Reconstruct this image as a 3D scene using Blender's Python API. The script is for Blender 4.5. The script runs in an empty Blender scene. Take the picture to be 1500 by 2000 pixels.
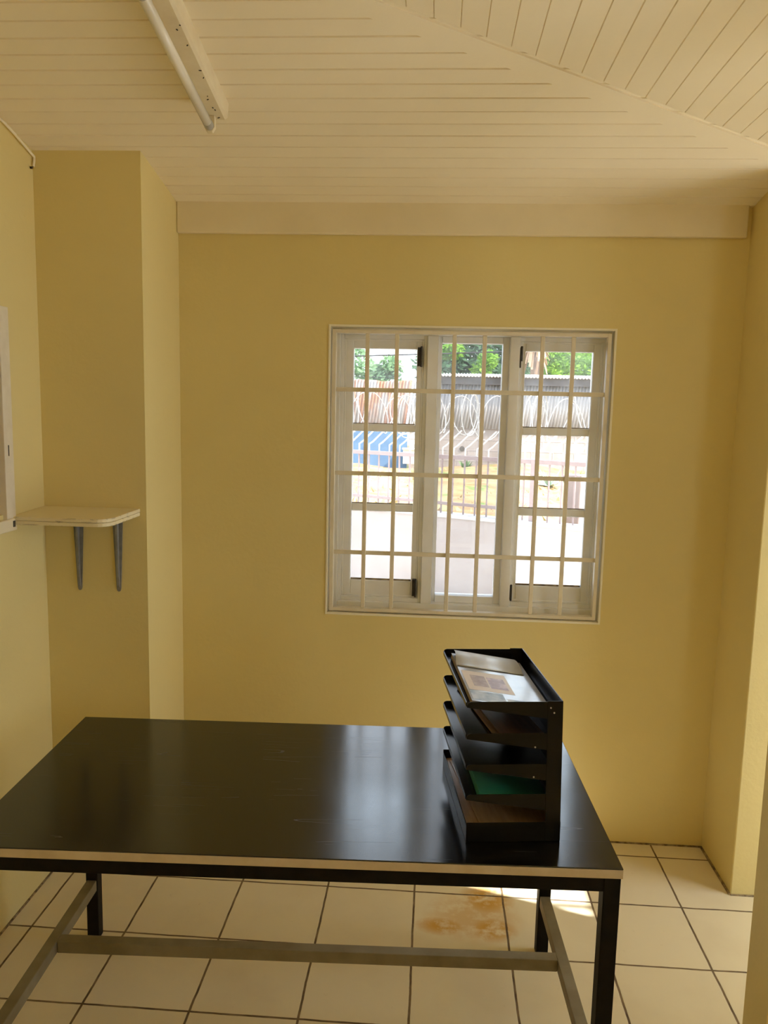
import bpy, bmesh, math, random
from mathutils import Vector, Matrix
random.seed(7)
sc = bpy.context.scene
COL = sc.collection
PI = math.pi

# ------------------------------------------------------------------ helpers
class MB:
    """collects boxes, bars, tubes and polygons into one mesh"""
    def __init__(s): s.v = []; s.f = []; s.m = []
    def add(s, vs, fs, mi=0):
        n = len(s.v); s.v += [tuple(v) for v in vs]
        for f in fs: s.f.append(tuple(i + n for i in f)); s.m.append(mi)
        return s
    def box(s, x0, x1, y0, y1, z0, z1, mi=0, M=None):
        vs = [Vector(p) for p in ((x0,y0,z0),(x1,y0,z0),(x1,y1,z0),(x0,y1,z0),(x0,y0,z1),(x1,y0,z1),(x1,y1,z1),(x0,y1,z1))]
        if M: vs = [M @ v for v in vs]
        return s.add(vs, [(0,3,2,1),(4,5,6,7),(0,1,5,4),(1,2,6,5),(2,3,7,6),(3,0,4,7)], mi)
    def bar(s, a, b, w, h=None, up=(0,0,1), mi=0):
        a = Vector(a); b = Vector(b); h = h or w; d = (b - a).normalized(); u = Vector(up)
        r = d.cross(u)
        if r.length < 1e-4: r = d.cross(Vector((0,1,0)))
        r.normalize(); u = r.cross(d)
        c = [r*w/2*i + u*h/2*j for i, j in ((-1,-1),(1,-1),(1,1),(-1,1))]
        return s.add([a+q for q in c] + [b+q for q in c], [(0,1,2,3),(7,6,5,4),(0,4,5,1),(1,5,6,2),(2,6,7,3),(3,7,4,0)], mi)
    def tube(s, pts, r, n=10, mi=0, cap=True):
        pts = [Vector(p) for p in pts]; rings = []; N = len(pts)
        rad = r if isinstance(r, (list, tuple)) else [r]*N
        u = None
        for i, p in enumerate(pts):
            d = (pts[min(i+1, N-1)] - pts[max(i-1, 0)]).normalized()
            if u is None:
                u = d.cross(Vector((0,0,1)))
                if u.length < 1e-3: u = d.cross(Vector((0,1,0)))
            u = (u - d*u.dot(d)).normalized(); w = d.cross(u)
            rings.append([p + (u*math.cos(2*PI*k/n) + w*math.sin(2*PI*k/n))*rad[i] for k in range(n)])
        vs = [q for R in rings for q in R]; fs = []
        for i in range(N-1):
            for k in range(n):
                fs.append((i*n+k, i*n+(k+1)%n, (i+1)*n+(k+1)%n, (i+1)*n+k))
        if cap: fs += [tuple(range(n-1, -1, -1)), tuple((N-1)*n+k for k in range(n))]
        return s.add(vs, fs, mi)
    def prism(s, poly, f0, f1, mi=0):
        """poly: list of 2D points; f0/f1 map a 2D point to the two ends"""
        n = len(poly); vs = [f0(p) for p in poly] + [f1(p) for p in poly]
        return s.add(vs, [tuple(range(n-1,-1,-1)), tuple(range(n, 2*n))] + [(i, (i+1)%n, n+(i+1)%n, n+i) for i in range(n)], mi)
    def build(s, name, mats, parent=None, loc=None, smooth=False, bevel=0, seg=2, recalc=True):
        me = bpy.data.meshes.new(name); me.from_pydata(s.v, [], s.f)
        for m in (mats if isinstance(mats, (list, tuple)) else [mats]): me.materials.append(m)
        for p, i in zip(me.polygons, s.m): p.material_index = i; p.use_smooth = smooth
        if recalc:
            bm = bmesh.new(); bm.from_mesh(me); bmesh.ops.recalc_face_normals(bm, faces=bm.faces); bm.to_mesh(me); bm.free()
        me.update()
        o = bpy.data.objects.new(name, me); COL.objects.link(o)
        if parent: o.parent = parent
        if loc: o.location = loc
        if bevel:
            b = o.modifiers.new('soft_edge', 'BEVEL'); b.width = bevel; b.segments = seg; b.limit_method = 'ANGLE'; b.angle_limit = math.radians(40)
        return o

def tag(o, label=None, cat=None, group=None, kind=None):
    if label: o['label'] = label
    if cat: o['category'] = cat
    if group: o['group'] = group
    if kind: o['kind'] = kind
    return o
def empty(name, loc=(0,0,0), rz=0):
    o = bpy.data.objects.new(name, None); COL.objects.link(o); o.location = loc; o.rotation_euler = (0,0,rz); o.empty_display_size = .1
    return o

# ------------------------------------------------------------------ materials
def new_mat(name):
    m = bpy.data.materials.new(name); m.use_nodes = True
    nt = m.node_tree; nt.nodes.clear()
    out = nt.nodes.new('ShaderNodeOutputMaterial')
    return m, nt, out
def N(nt, t, **kw):
    n = nt.nodes.new(t)
    for k, v in kw.items():
        if k.startswith('i_'):
            key = k[2:]; key = int(key) if key.isdigit() else key.replace('_', ' ')
            n.inputs[key].default_value = v
        else: setattr(n, k, v)
    return n
def L(nt, a, b): nt.links.new(a, b)
def rgb(c): return (c[0], c[1], c[2], 1)
def math_n(nt, op, a, b=None):
    n = nt.nodes.new('ShaderNodeMath'); n.operation = op
    for i, x in enumerate((a, b)):
        if x is None: continue
        if hasattr(x, 'node'): L(nt, x, n.inputs[i])
        else: n.inputs[i].default_value = x
    return n.outputs[0]
def mix(nt, fac, a, b):
    n = nt.nodes.new('ShaderNodeMix'); n.data_type = 'RGBA'
    for s, x in ((n.inputs[0], fac), (n.inputs[6], a), (n.inputs[7], b)):
        if hasattr(x, 'node'): L(nt, x, s)
        else: s.default_value = x if not isinstance(x, tuple) else rgb(x)
    return n.outputs[2]
def ramp(nt, fac, p0, p1):
    n = nt.nodes.new('ShaderNodeMapRange'); L(nt, fac, n.inputs[0]); n.inputs[1].default_value = p0; n.inputs[2].default_value = p1
    return n.outputs[0]
def noise(nt, scale, detail=4, rough=.55, coord=None, stretch=None):
    n = N(nt, 'ShaderNodeTexNoise', i_Scale=scale, i_Detail=detail, i_Roughness=rough)
    if coord is None:
        g = N(nt, 'ShaderNodeTexCoord'); coord = g.outputs['Object']
    if stretch:
        mp = N(nt, 'ShaderNodeMapping'); mp.inputs['Scale'].default_value = stretch; L(nt, coord, mp.inputs[0]); coord = mp.outputs[0]
    L(nt, coord, n.inputs['Vector'])
    return n.outputs[0]
def surf(name, c1, c2=None, rough=.5, nscale=6, lo=.35, hi=.65, bump=0, bscale=60, metal=0, spec=.5, stretch=None, rvar=0):
    m, nt, out = new_mat(name)
    p = N(nt, 'ShaderNodeBsdfPrincipled', i_Roughness=rough, i_Metallic=metal)
    p.inputs['Specular IOR Level'].default_value = spec
    p.inputs['Base Color'].default_value = rgb(c1)
    if c2:
        f = ramp(nt, noise(nt, nscale, stretch=stretch), lo, hi)
        L(nt, mix(nt, f, c1, c2), p.inputs['Base Color'])
        if rvar: L(nt, math_n(nt, 'ADD', math_n(nt, 'MULTIPLY', f, rvar), rough), p.inputs['Roughness'])
    if bump:
        b = N(nt, 'ShaderNodeBump', i_Strength=bump, i_Distance=.01); L(nt, noise(nt, bscale), b.inputs['Height']); L(nt, b.outputs[0], p.inputs['Normal'])
    L(nt, p.outputs[0], out.inputs[0])
    return m

WALL = (.742, .628, .302)
M = {}
M['wall'] = surf('yellow_wall_paint', WALL, (.712, .60, .283), rough=.6, nscale=1.6, bump=.10, bscale=45, spec=.3)
M['ceil'] = surf('cream_ceiling_paint', (.90, .825, .665), (.88, .80, .635), rough=.55, nscale=3, bump=.08, bscale=40, spec=.3)
M['fascia'] = surf('cream_fascia_paint', (.83, .74, .55), (.79, .70, .51), rough=.5, nscale=5, bump=.1, bscale=30, spec=.3)
M['lip'] = surf('white_reveal_paint', (.84, .80, .66), rough=.6, bump=.1)
M['white'] = surf('white_window_paint', (.87, .87, .87), (.82, .815, .81), rough=.4, nscale=9)
M['bars'] = surf('cream_metal_paint', (.78, .72, .60), (.72, .655, .53), rough=.4, nscale=20)
M['iron'] = surf('dark_iron', (.03, .026, .022), (.06, .05, .04), rough=.55, nscale=60)
M['steel'] = surf('black_steel', (.007, .007, .006), (.012, .010, .008), rough=.5, nscale=30, spec=.08)
M['raw'] = surf('bare_steel_tube', (.26, .225, .15), (.19, .155, .085), rough=.5, nscale=9, stretch=(1,1,1), metal=.25)
M['edge'] = surf('pale_edge_band', (.60, .50, .36), (.50, .40, .26), rough=.5, nscale=14)
M['tray'] = surf('black_tray_enamel', (.007, .007, .0065), rough=.24, spec=.25)
M['bracket'] = surf('grey_bracket_paint', (.25, .25, .25), (.19, .19, .185), rough=.45, nscale=30)
M['tube'] = surf('lamp_tube_glass', (.80, .77, .70), rough=.15)
M['batten'] = surf('cream_batten_enamel', (.80, .72, .54), (.72, .62, .44), rough=.45, nscale=12)
M['speck'] = surf('dark_specks', (.05, .035, .02), rough=.8)
M['brownpanel'] = surf('brown_panel_paint', (.42, .32, .19), (.36, .27, .15), rough=.6)
M['dirt'] = surf('dirty_joint', (.10, .06, .03), (.42, .33, .2), rough=.9, nscale=40)
M['paper'] = surf('white_paper', (.62, .65, .70), (.56, .58, .63), rough=.35, nscale=10)
M['kraft'] = surf('brown_kraft_paper', (.36, .24, .14), (.26, .165, .09), rough=.45, nscale=7, stretch=(14, 1.5, 1))
M['kraft2'] = surf('dark_brown_card', (.17, .10, .06), (.11, .06, .035), rough=.45, nscale=7, stretch=(10, 1, 1))
M['green'] = surf('green_card', (.03, .25, .16), (.025, .20, .13), rough=.4)
M['cover'] = surf('pale_magazine_cover', (.36, .36, .38), (.28, .28, .30), rough=.16, nscale=12)
M['cream_ink'] = surf('cream_cover_print', (.66, .52, .34), (.6, .47, .31), spec=.25, rough=.35, nscale=20)
M['brown_ink'] = surf('brown_cover_photo', (.26, .15, .08), (.42, .29, .18), spec=.25, rough=.35, nscale=60)
M['mauve_ink'] = surf('mauve_cover_photo', (.30, .17, .15), (.60, .42, .42), spec=.25, rough=.35, nscale=40, lo=.5, hi=.7)
M['blue_ink'] = surf('blue_grey_cover_photo', (.20, .26, .36), (.50, .54, .60), spec=.25, rough=.35, nscale=35)
M['pages'] = surf('magazine_pages', (.55, .45, .32), (.42, .33, .22), rough=.6, nscale=200, stretch=(1,1,8))

# painted, chipped shelf board
def shelf_mat():
    m, nt, out = new_mat('chipped_cream_paint')
    p = N(nt, 'ShaderNodeBsdfPrincipled', i_Roughness=.5)
    bv = N(nt, 'ShaderNodeBevel', samples=4); bv.inputs[0].default_value = .006
    g = N(nt, 'ShaderNodeNewGeometry')
    d = N(nt, 'ShaderNodeVectorMath', operation='DOT_PRODUCT'); L(nt, bv.outputs[0], d.inputs[0]); L(nt, g.outputs['Normal'], d.inputs[1])
    edge = ramp(nt, d.outputs['Value'], .995, .9)
    n1 = ramp(nt, noise(nt, 22, stretch=(1,3,3)), .56, .62)
    f = math_n(nt, 'MULTIPLY', edge, n1)
    L(nt, mix(nt, f, (.80, .71, .47), (.10, .055, .02)), p.inputs['Base Color'])
    L(nt, p.outputs[0], out.inputs[0]); return m
M['shelf'] = shelf_mat()

# black laminate table top with faint scratches
def laminate():
    m, nt, out = new_mat('scratched_black_laminate')
    p = N(nt, 'ShaderNodeBsdfPrincipled'); p.inputs['Specular IOR Level'].default_value = .78; p.inputs['Base Color'].default_value = rgb((.012, .011, .010))
    s1 = ramp(nt, noise(nt, 4, 5, .6), .35, .75)
    s2 = ramp(nt, noise(nt, 40, 3, .6), .3, .8)
    r = math_n(nt, 'ADD', math_n(nt, 'MULTIPLY', s1, .05), math_n(nt, 'MULTIPLY', s2, .02))
    # thin scratches: narrow bands of two stretched, tilted noises
    tc = N(nt, 'ShaderNodeTexCoord')
    tot = None
    for rot, sc_, th in ((.35, (.9, 26, 1), .003), (-.5, (.8, 22, 1), .003), (1.1, (.8, 24, 1), .0025)):
        mp = N(nt, 'ShaderNodeMapping'); mp.inputs['Rotation'].default_value = (0, 0, rot); mp.inputs['Scale'].default_value = sc_
        L(nt, tc.outputs['Object'], mp.inputs[0])
        n = N(nt, 'ShaderNodeTexNoise', i_Scale=1.0, i_Detail=0.0); L(nt, mp.outputs[0], n.inputs['Vector'])
        k = math_n(nt, 'LESS_THAN', math_n(nt, 'ABSOLUTE', math_n(nt, 'SUBTRACT', n.outputs[0], .58)), th)
        gate = math_n(nt, 'GREATER_THAN', noise(nt, 5 + rot, 2), .60)
        k = math_n(nt, 'MULTIPLY', k, gate)
        tot = k if tot is None else math_n(nt, 'MAXIMUM', tot, k)
    L(nt, math_n(nt, 'ADD', math_n(nt, 'ADD', r, .15), math_n(nt, 'MULTIPLY', tot, .25)), p.inputs['Roughness'])
    L(nt, mix(nt, tot, (.005, .0045, .004), (.03, .028, .026)), p.inputs['Base Color'])
    L(nt, p.outputs[0], out.inputs[0]); return m
M['laminate'] = laminate()

# floor tiles on a 0.32 m module
TS, TY0 = .32, -.0965
def tiles():
    m, nt, out = new_mat('beige_floor_tiles')
    p = N(nt, 'ShaderNodeBsdfPrincipled', i_Roughness=.3)
    g = N(nt, 'ShaderNodeNewGeometry'); sx = N(nt, 'ShaderNodeSeparateXYZ'); L(nt, g.outputs['Position'], sx.inputs[0])
    wob = math_n(nt, 'MULTIPLY', math_n(nt, 'SUBTRACT', noise(nt, 9, 3, coord=g.outputs['Position']), .5), .006)
    u = math_n(nt, 'DIVIDE', math_n(nt, 'ADD', sx.outputs[0], wob), TS)
    v = math_n(nt, 'DIVIDE', math_n(nt, 'ADD', math_n(nt, 'SUBTRACT', sx.outputs[1], TY0), wob), TS)
    ds = []
    for w in (u, v):
        fr = math_n(nt, 'ABSOLUTE', math_n(nt, 'SUBTRACT', math_n(nt, 'FRACT', math_n(nt, 'ADD', w, 100.5)), .5))
        ds.append(fr)
    dist = math_n(nt, 'MINIMUM', ds[0], ds[1])
    grout = ramp(nt, dist, .0125, .009)
    cell = N(nt, 'ShaderNodeCombineXYZ')
    L(nt, math_n(nt, 'FLOOR', u), cell.inputs[0]); L(nt, math_n(nt, 'FLOOR', v), cell.inputs[1])
    wn = N(nt, 'ShaderNodeTexWhiteNoise', noise_dimensions='3D'); L(nt, cell.outputs[0], wn.inputs['Vector'])
    base = mix(nt, wn.outputs['Value'], (.78, .70, .53), (.81, .73, .56))
    base = mix(nt, math_n(nt, 'MULTIPLY', ramp(nt, noise(nt, 3.5, 5, coord=g.outputs['Position']), .45, .75), .35), base, (.60, .50, .35))
    sm = ramp(nt, noise(nt, 26, 5, .7, coord=g.outputs['Position']), .66, .74)
    base = mix(nt, math_n(nt, 'MULTIPLY', sm, .35), base, (.42, .32, .2))
    # rust coloured spill beside the table leg
    def blob(cx, cy, rx, ry):
        a = math_n(nt, 'DIVIDE', math_n(nt, 'SUBTRACT', sx.outputs[0], cx), rx); b = math_n(nt, 'DIVIDE', math_n(nt, 'SUBTRACT', sx.outputs[1], cy), ry)
        return ramp(nt, math_n(nt, 'ADD', math_n(nt, 'MULTIPLY', a, a), math_n(nt, 'MULTIPLY', b, b)), 1.2, .1)
    sp = math_n(nt, 'MAXIMUM', math_n(nt, 'MAXIMUM', blob(-.86, -.60, .09, .05), blob(-.69, -.60, .09, .07)), math_n(nt, 'MAXIMUM', blob(-.70, -.44, .10, .10), math_n(nt, 'MULTIPLY', blob(-.75, -.54, .17, .14), .55)))
    sp = math_n(nt, 'MULTIPLY', sp, ramp(nt, noise(nt, 17, 6, .65, coord=g.outputs['Position']),   .33, .52))
    base = mix(nt, math_n(nt, 'MULTIPLY', sp, .95), base, (.60, .31, .03))
    gcol = mix(nt, ramp(nt, noise(nt, 14, 3, coord=g.outputs['Position']), .4, .65), (.12, .075, .04), (.24, .17, .095))
    L(nt, mix(nt, grout, base, gcol), p.inputs['Base Color'])
    L(nt, math_n(nt, 'ADD', math_n(nt, 'MULTIPLY', grout, .5), math_n(nt, 'ADD', .27, math_n(nt, 'MULTIPLY', noise(nt, 12, 4, coord=g.outputs['Position']), .12))), p.inputs['Roughness'])
    b = N(nt, 'ShaderNodeBump', i_Strength=.6, i_Distance=.003); L(nt, math_n(nt, 'SUBTRACT', 1.0, grout), b.inputs['Height']); L(nt, b.outputs[0], p.inputs['Normal'])
    L(nt, p.outputs[0], out.inputs[0]); return m
M['tiles'] = tiles()

def glass(name, tint, dirt=.06):
    m, nt, out = new_mat(name)
    t = N(nt, 'ShaderNodeBsdfTransparent'); t.inputs[0].default_value = rgb(tint)
    gl = N(nt, 'ShaderNodeBsdfGlossy', i_Roughness=.03)
    fr = N(nt, 'ShaderNodeFresnel', i_IOR=1.45)
    m1 = N(nt, 'ShaderNodeMixShader'); L(nt, fr.outputs[0], m1.inputs[0]); L(nt, t.outputs[0], m1.inputs[1]); L(nt, gl.outputs[0], m1.inputs[2])
    d = N(nt, 'ShaderNodeBsdfTranslucent'); d.inputs[0].default_value = (.85, .85, .85, 1)
    m2 = N(nt, 'ShaderNodeMixShader')
    L(nt, math_n(nt, 'MULTIPLY', ramp(nt, noise(nt, 5, 5), .3, .8), dirt), m2.inputs[0]); L(nt, m1.outputs[0], m2.inputs[1]); L(nt, d.outputs[0], m2.inputs[2])
    L(nt, m2.outputs[0], out.inputs[0]); return m
M['glass_clear'] = glass('clear_pane', (.99, .99, .99), .02)
M['glass_left'] = glass('dusty_pane', (.84, .82, .81), .12)
M['glass_mid'] = glass('greyish_pane', (.74, .725, .72), .10)

# outside
M['block'] = surf('pinkish_block_wall', (0.349, 0.299, 0.270), (0.281, 0.236, 0.203), rough=.85, nscale=3, bump=.3, bscale=20)
M['lowwall'] = surf('pale_pink_render', (0.394, 0.344, 0.326), (0.371, 0.321, 0.304), rough=.8, nscale=2, bump=.1)
M['coping'] = surf('white_coping', (0.479, 0.466, 0.450), rough=.8)
M['rail'] = surf('mauve_rail_paint', (0.259, 0.186, 0.180), (0.225, 0.158, 0.152), rough=.6, nscale=20)
M['arm'] = surf('white_arm_sunlit_roof_paint', (0.484, 0.473, 0.450), rough=.5)
M['razor'] = surf('galvanised_razor_wire', (0.405, 0.405, 0.394), rough=.4, metal=.3)
M['zinc'] = surf('weathered_zinc', (.44, .435, .43), (.33, .325, .33), rough=.6, nscale=2.5, metal=.1, stretch=(4,1,.6))
M['rust'] = surf('rusty_zinc', (0.310, 0.293, 0.281), (0.293, 0.133, 0.068), rough=.7, nscale=2.2, lo=.42, hi=.56, stretch=(2.2,1,.8))
M['fasc'] = surf('grey_fascia', (0.107, 0.101, 0.101), (0.074, 0.070, 0.070), rough=.9, nscale=15)
M['blue'] = surf('blue_wall_paint', (.06, .115, .20), (.085, .15, .24), rough=.8, nscale=6)
M['house'] = surf('pale_house_paint', (0.461, 0.434, 0.349), rough=.8)
M['bark'] = surf('palm_trunk', (0.315, 0.203, 0.124), (0.203, 0.135, 0.090), rough=.9, nscale=10, stretch=(6,6,1))
M['frond'] = surf('dry_palm_frond', (.62, .42, .26), (.50, .33, .19), rough=.9, nscale=10)
M['cable'] = surf('dark_cable', (0.029, 0.029, 0.031), rough=.6)
M['greyleaf'] = surf('agave_leaf', (.34, .42, .34), (.28, .36, .27), rough=.6)
M['weed'] = surf('weed_leaf', (0.090, 0.203, 0.034), (0.056, 0.146, 0.029), rough=.6)
M['straw'] = surf('dry_straw', (.48, .38, .20), (.38, .30, .15), rough=.9, nscale=8)
M['stone'] = surf('mauve_pillar', (0.236, 0.175, 0.164), (0.281, 0.214, 0.191), rough=.9, nscale=5)
M['yard'] = surf('pale_concrete_yard', (0.620, 0.580, 0.520), (0.560, 0.520, 0.460), rough=.9, nscale=1.5)
def verge():
    m, nt, out = new_mat('dry_grass_verge')
    p = N(nt, 'ShaderNodeBsdfPrincipled', i_Roughness=.95)
    c = mix(nt, ramp(nt, noise(nt, 2.6, 5), .42, .58), (0.30, 0.225, 0.10), (0.28, 0.135, 0.055))
    c = mix(nt, ramp(nt, noise(nt, 1.9, 6, .65, stretch=(1,1.6,1)), .55, .66), c, (0.10, 0.165, 0.03))
    c = mix(nt, ramp(nt, noise(nt, 5.5, 6, .7), .62, .70), c, (0.090, 0.056, 0.034))
    L(nt, c, p.inputs['Base Color']); L(nt, p.outputs[0], out.inputs[0]); return m
M['verge'] = verge()
def leafmat(name, a, b):
    m, nt, out = new_mat(name)
    f = ramp(nt, noise(nt, 1.3, 4), .38, .62)
    c = mix(nt, f, a, b)
    d = N(nt, 'ShaderNodeBsdfDiffuse'); t = N(nt, 'ShaderNodeBsdfTranslucent'); L(nt, c, d.inputs[0]); L(nt, c, t.inputs[0])
    mx = N(nt, 'ShaderNodeMixShader'); mx.inputs[0].default_value = .45; L(nt, d.outputs[0], mx.inputs[1]); L(nt, t.outputs[0], mx.inputs[2])
    L(nt, mx.outputs[0], out.inputs[0]); return m
M['leaf_pale'] = leafmat('pale_green_leaves', (0.288, 0.450, 0.216), (0.198, 0.342, 0.198))
M['leaf_dark'] = leafmat('dark_green_leaves', (0.090, 0.208, 0.108), (0.144, 0.244, 0.154))
M['leaf_lime'] = leafmat('lime_green_leaves', (0.324, 0.540, 0.072), (0.180, 0.378, 0.072))

# ------------------------------------------------------------------ the room
LW, XL, XR, DP = -2.323, -1.950, .2055, .3894        # left wall, pier side, right wall, pier depth
ZC, SL = 2.517, .1926                                # ceiling height at the window wall and its slope
REAR, WING = -3.75, 1.00
OX0, OX1, OZ0, OZ1 = -1.353, -.265, .927, 2.066      # window opening

b = MB(); b.box(-2.7, WING+.12, REAR-.05, .2, -.12, 0)
tag(b.build('floor', M['tiles']), 'beige square tiled floor with dark joints', 'floor', kind='structure')

def wall(name, boxes, label, mat='wall', cat='wall', bevel=0):
    m = MB()
    for q in boxes: m.box(*q)
    return tag(m.build(name, M[mat], bevel=bevel), label, cat, kind='structure')
wall('wall_back', [(XL-.02, OX0, 0, .2, -.1, 2.72), (OX1, XR+.05, 0, .2, -.1, 2.72), (OX0, OX1, 0, .2, -.1, OZ0), (OX0, OX1, 0, .2, OZ1, 2.72)], 'yellow painted wall around the barred window')
wall('wall_pier', [(LW-.3, XL, -DP, .2, -.1, 2.80)], 'yellow boxed pier in the left corner, behind the small shelf')
W2 = (-1.42, -.655, 1.385, 2.00)                     # recess of the side window
wall('wall_left', [(LW-.2, LW, W2[1], -DP+.01, -.1, 3.1), (LW-.2, LW, REAR, W2[0], -.1, 3.3), (LW-.2, LW, W2[0], W2[1], -.1, W2[2]), (LW-.2, LW, W2[0], W2[1], W2[3], 3.2)], 'yellow side wall with a white framed window, left of the table')
wall('wall_right', [(XR, WING+.2, -.32, .2, -.1, 2.75)], 'short yellow wall return right of the barred window', bevel=.004)
PX, PY0, PY1 = -.150, -1.44, -1.32
wall('wall_partition', [(PX, PX+.16, PY0, PY1, -.1, 3.0)], 'shaded olive wall end at the right border')
w3 = (-.955, -.335, 0, 2.2)                           # added doorway for side light; its jamb trims the sun patch
w4 = (-3.20, -2.10, 1.15, 2.15)                       # added unseen opening that lets in more sky light
wall('wall_wing', [(WING, WING+.12, w4[1], w3[0], -.1, 3.0), (WING, WING+.12, REAR, w4[0], -.1, 3.0),
    (WING, WING+.12, w3[0], w3[1], w3[3], 3.0), (WING, WING+.12, w4[0], w4[1], -.1, w4[2]), (WING, WING+.12, w4[0], w4[1], w4[3], 3.0)], 'yellow side wall of the wing right of the doorway')
wall('wall_rear', [(LW-.2, WING+.12, REAR-.15, REAR, -.1, 3.3)], 'yellow wall behind the viewer')
b = MB()                                             # added unseen roof blocks the sun; gap and bar shape the floor patch
for q in ((1.97, WING+1.9, REAR-1, .6), (WING+.12, 1.97, REAR-1, -1.36), (WING+.12, 1.97, -.87, .6), (WING+.12, 1.97, -1.170, -1.161)): b.box(q[0], q[1], q[2], q[3], 2.36, 2.42)
tag(b.build('sun_blocking_roof', M['ceil']), 'added unseen roof along the side wall, shaping the sunlight', 'roof', kind='structure')

# boarded ceiling: one slope rises from the window wall, another from the right; they meet along a hip
HX, HY, HK = .021, -.457, 1.808
def hip_x(y): return HX + HK*(y - HY)
def hip_y(x): return HY + (x - HX)/HK
SR = SL/HK
def z_main(y): return ZC - SL*y
def z_side(x): return z_main(HY) - SR*(x - HX)
cm = MB(); BW = .0668; G = .0030; GD = .011
x_left, x_right = -2.6, 1.1
y = .12
while y > -1.95:
    y1 = y - BW
    jit = random.uniform(-.0008, .0008)
    prof = [(y, GD), (y-G-random.uniform(0,.0008), jit), (y1+G+random.uniform(0,.0008), jit*.5), (y1, GD)]
    vs = []
    for yy, dz in prof:
        xe = min(x_right, hip_x(yy)+.05); xs = min(x_left, xe - .01)
        vs += [(xs, yy, z_main(yy)+dz), (xe, yy, z_main(yy)+dz)]
    if hip_x(y) > x_left: cm.add(vs, [(0,1,3,2), (2,3,5,4), (4,5,7,6)])
    y = y1
x = x_right
while x > x_left:
    x1 = x - BW
    prof = [(x, .004), (x-.0018, 0), (x1+.0018, 0), (x1, .004)]
    vs = []
    for xx, dz in prof:
        vs += [(xx, REAR-.3, z_side(xx)+dz), (xx, min(.12, hip_y(xx)-.015), z_side(xx)+dz)]
    cm.add(vs, [(0,1,3,2), (2,3,5,4), (4,5,7,6)])
    x = x1
ceil = tag(cm.build('ceiling', M['ceil'], recalc=False), 'cream painted tongue and groove board ceiling', 'ceiling', kind='structure')
b = MB(); b.box(-2.95, 1.5, REAR-.35, .55, 2.98, 3.10)
tag(b.build('roof', M['fasc']), 'roof slab above the boarded ceiling', 'roof', kind='structure')
# hip strip: a flat board on the window side of the hip
hd = Vector((HK, 1, -SL)).normalized(); nn = Vector((0, SL, 1)).normalized(); side = nn.cross(hd).normalized()
if side.y < 0: side = -side
p0 = Vector((hip_x(-1.55), -1.55, z_main(-1.55))); p1 = Vector((hip_x(-.362), -.362, z_main(-.362)))
b = MB(); w = .062
vs = []
for p in (p0, p1):
    for q, h in ((-.001, .012), (-.001, -.006), (w, -.005), (w, .004)): vs.append(p + side*q + nn*h)
b.add(vs, [(0,1,2,3), (7,6,5,4), (0,4,5,1), (1,5,6,2), (2,6,7,3), (3,7,4,0)])
tag(b.build('trim_2', M['ceil']), 'flat cream strip covering the diagonal ceiling joint', 'ceiling trim', kind='structure')
b = MB(); b.box(XL+.001, .186, -.022, 0, 2.406, ZC+.012)
tag(b.build('trim_1', M['fascia'], bevel=.004), 'cream fascia board along the top of the window wall', 'fascia board', kind='structure')
# dirty joint at the foot of the walls
b = MB(); b.box(XL, XR-.004, -.006, 0, 0, .005)
tag(b.build('baseboard_back', M['dirt']), 'dirty joint where the window wall meets the tiles', 'floor joint', kind='structure')
b = MB(); b.box(XR-.007, XR, -.32, -.004, 0, .007); b.box(XR, WING, -.326, -.32, 0, .004)
tag(b.build('baseboard_right', M['dirt']), 'dirty joint along the foot of the right wall return', 'floor joint', kind='structure')
b = MB(); b.box(LW, LW+.006, REAR, -DP, 0, .005)
tag(b.build('baseboard_left', M['dirt']), 'dirty joint along the foot of the left wall', 'floor joint', kind='structure')

# ------------------------------------------------------------------ window 1
win = tag(empty('window_1', ((OX0+OX1)/2, .12, OZ0)), 'white three-light timber window in the yellow wall', 'window', kind='structure')
wx, wy, wz = win.location
def wb(m, x0, x1, y0, y1, z0, z1): m.box(x0-wx, x1-wx, y0-wy, y1-wy, z0-wz, z1-wz)
f = MB()
wb(f, OX0-.01, -1.323, .085, .18, OZ0, OZ1); wb(f, -.270, OX1+.01, .085, .18, OZ0, OZ1)
wb(f, -1.323, -.270, .085, .18, 2.045, OZ1+.01); wb(f, -1.323, -.270, .085, .18, OZ0-.01, .957)
f.build('window_frame', M['white'], win, bevel=.003)
for a_, b_ in ((-.976, -.932), (-.650, -.611)):
    f = MB(); wb(f, a_, b_, .083, .18, .957, 2.045); f.build('mullion', M['white'], win, bevel=.003)
def stops(x0, x1, z0, z1, t):
    f = MB()
    wb(f, x0, x0+t[0], .098, .16, z0, z1); wb(f, x1-t[1], x1, .098, .16, z0, z1); wb(f, x0+t[0], x1-t[1], .098, .16, z1-t[2], z1); wb(f, x0+t[0], x1-t[1], .098, .16, z0, z0+t[3])
    # inner bead
    q = .008
    wb(f, x0+t[0], x0+t[0]+q, .106, .16, z0+t[3], z1-t[2]); wb(f, x1-t[1]-q, x1-t[1], .106, .16, z0+t[3], z1-t[2]); wb(f, x0+t[0]+q, x1-t[1]-q, .106, .16, z1-t[2]-q, z1-t[2]); wb(f, x0+t[0]+q, x1-t[1]-q, .106, .16, z0+t[3], z0+t[3]+q)
    return f.build('stop_moulding', M['white'], win, bevel=.002)
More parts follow.
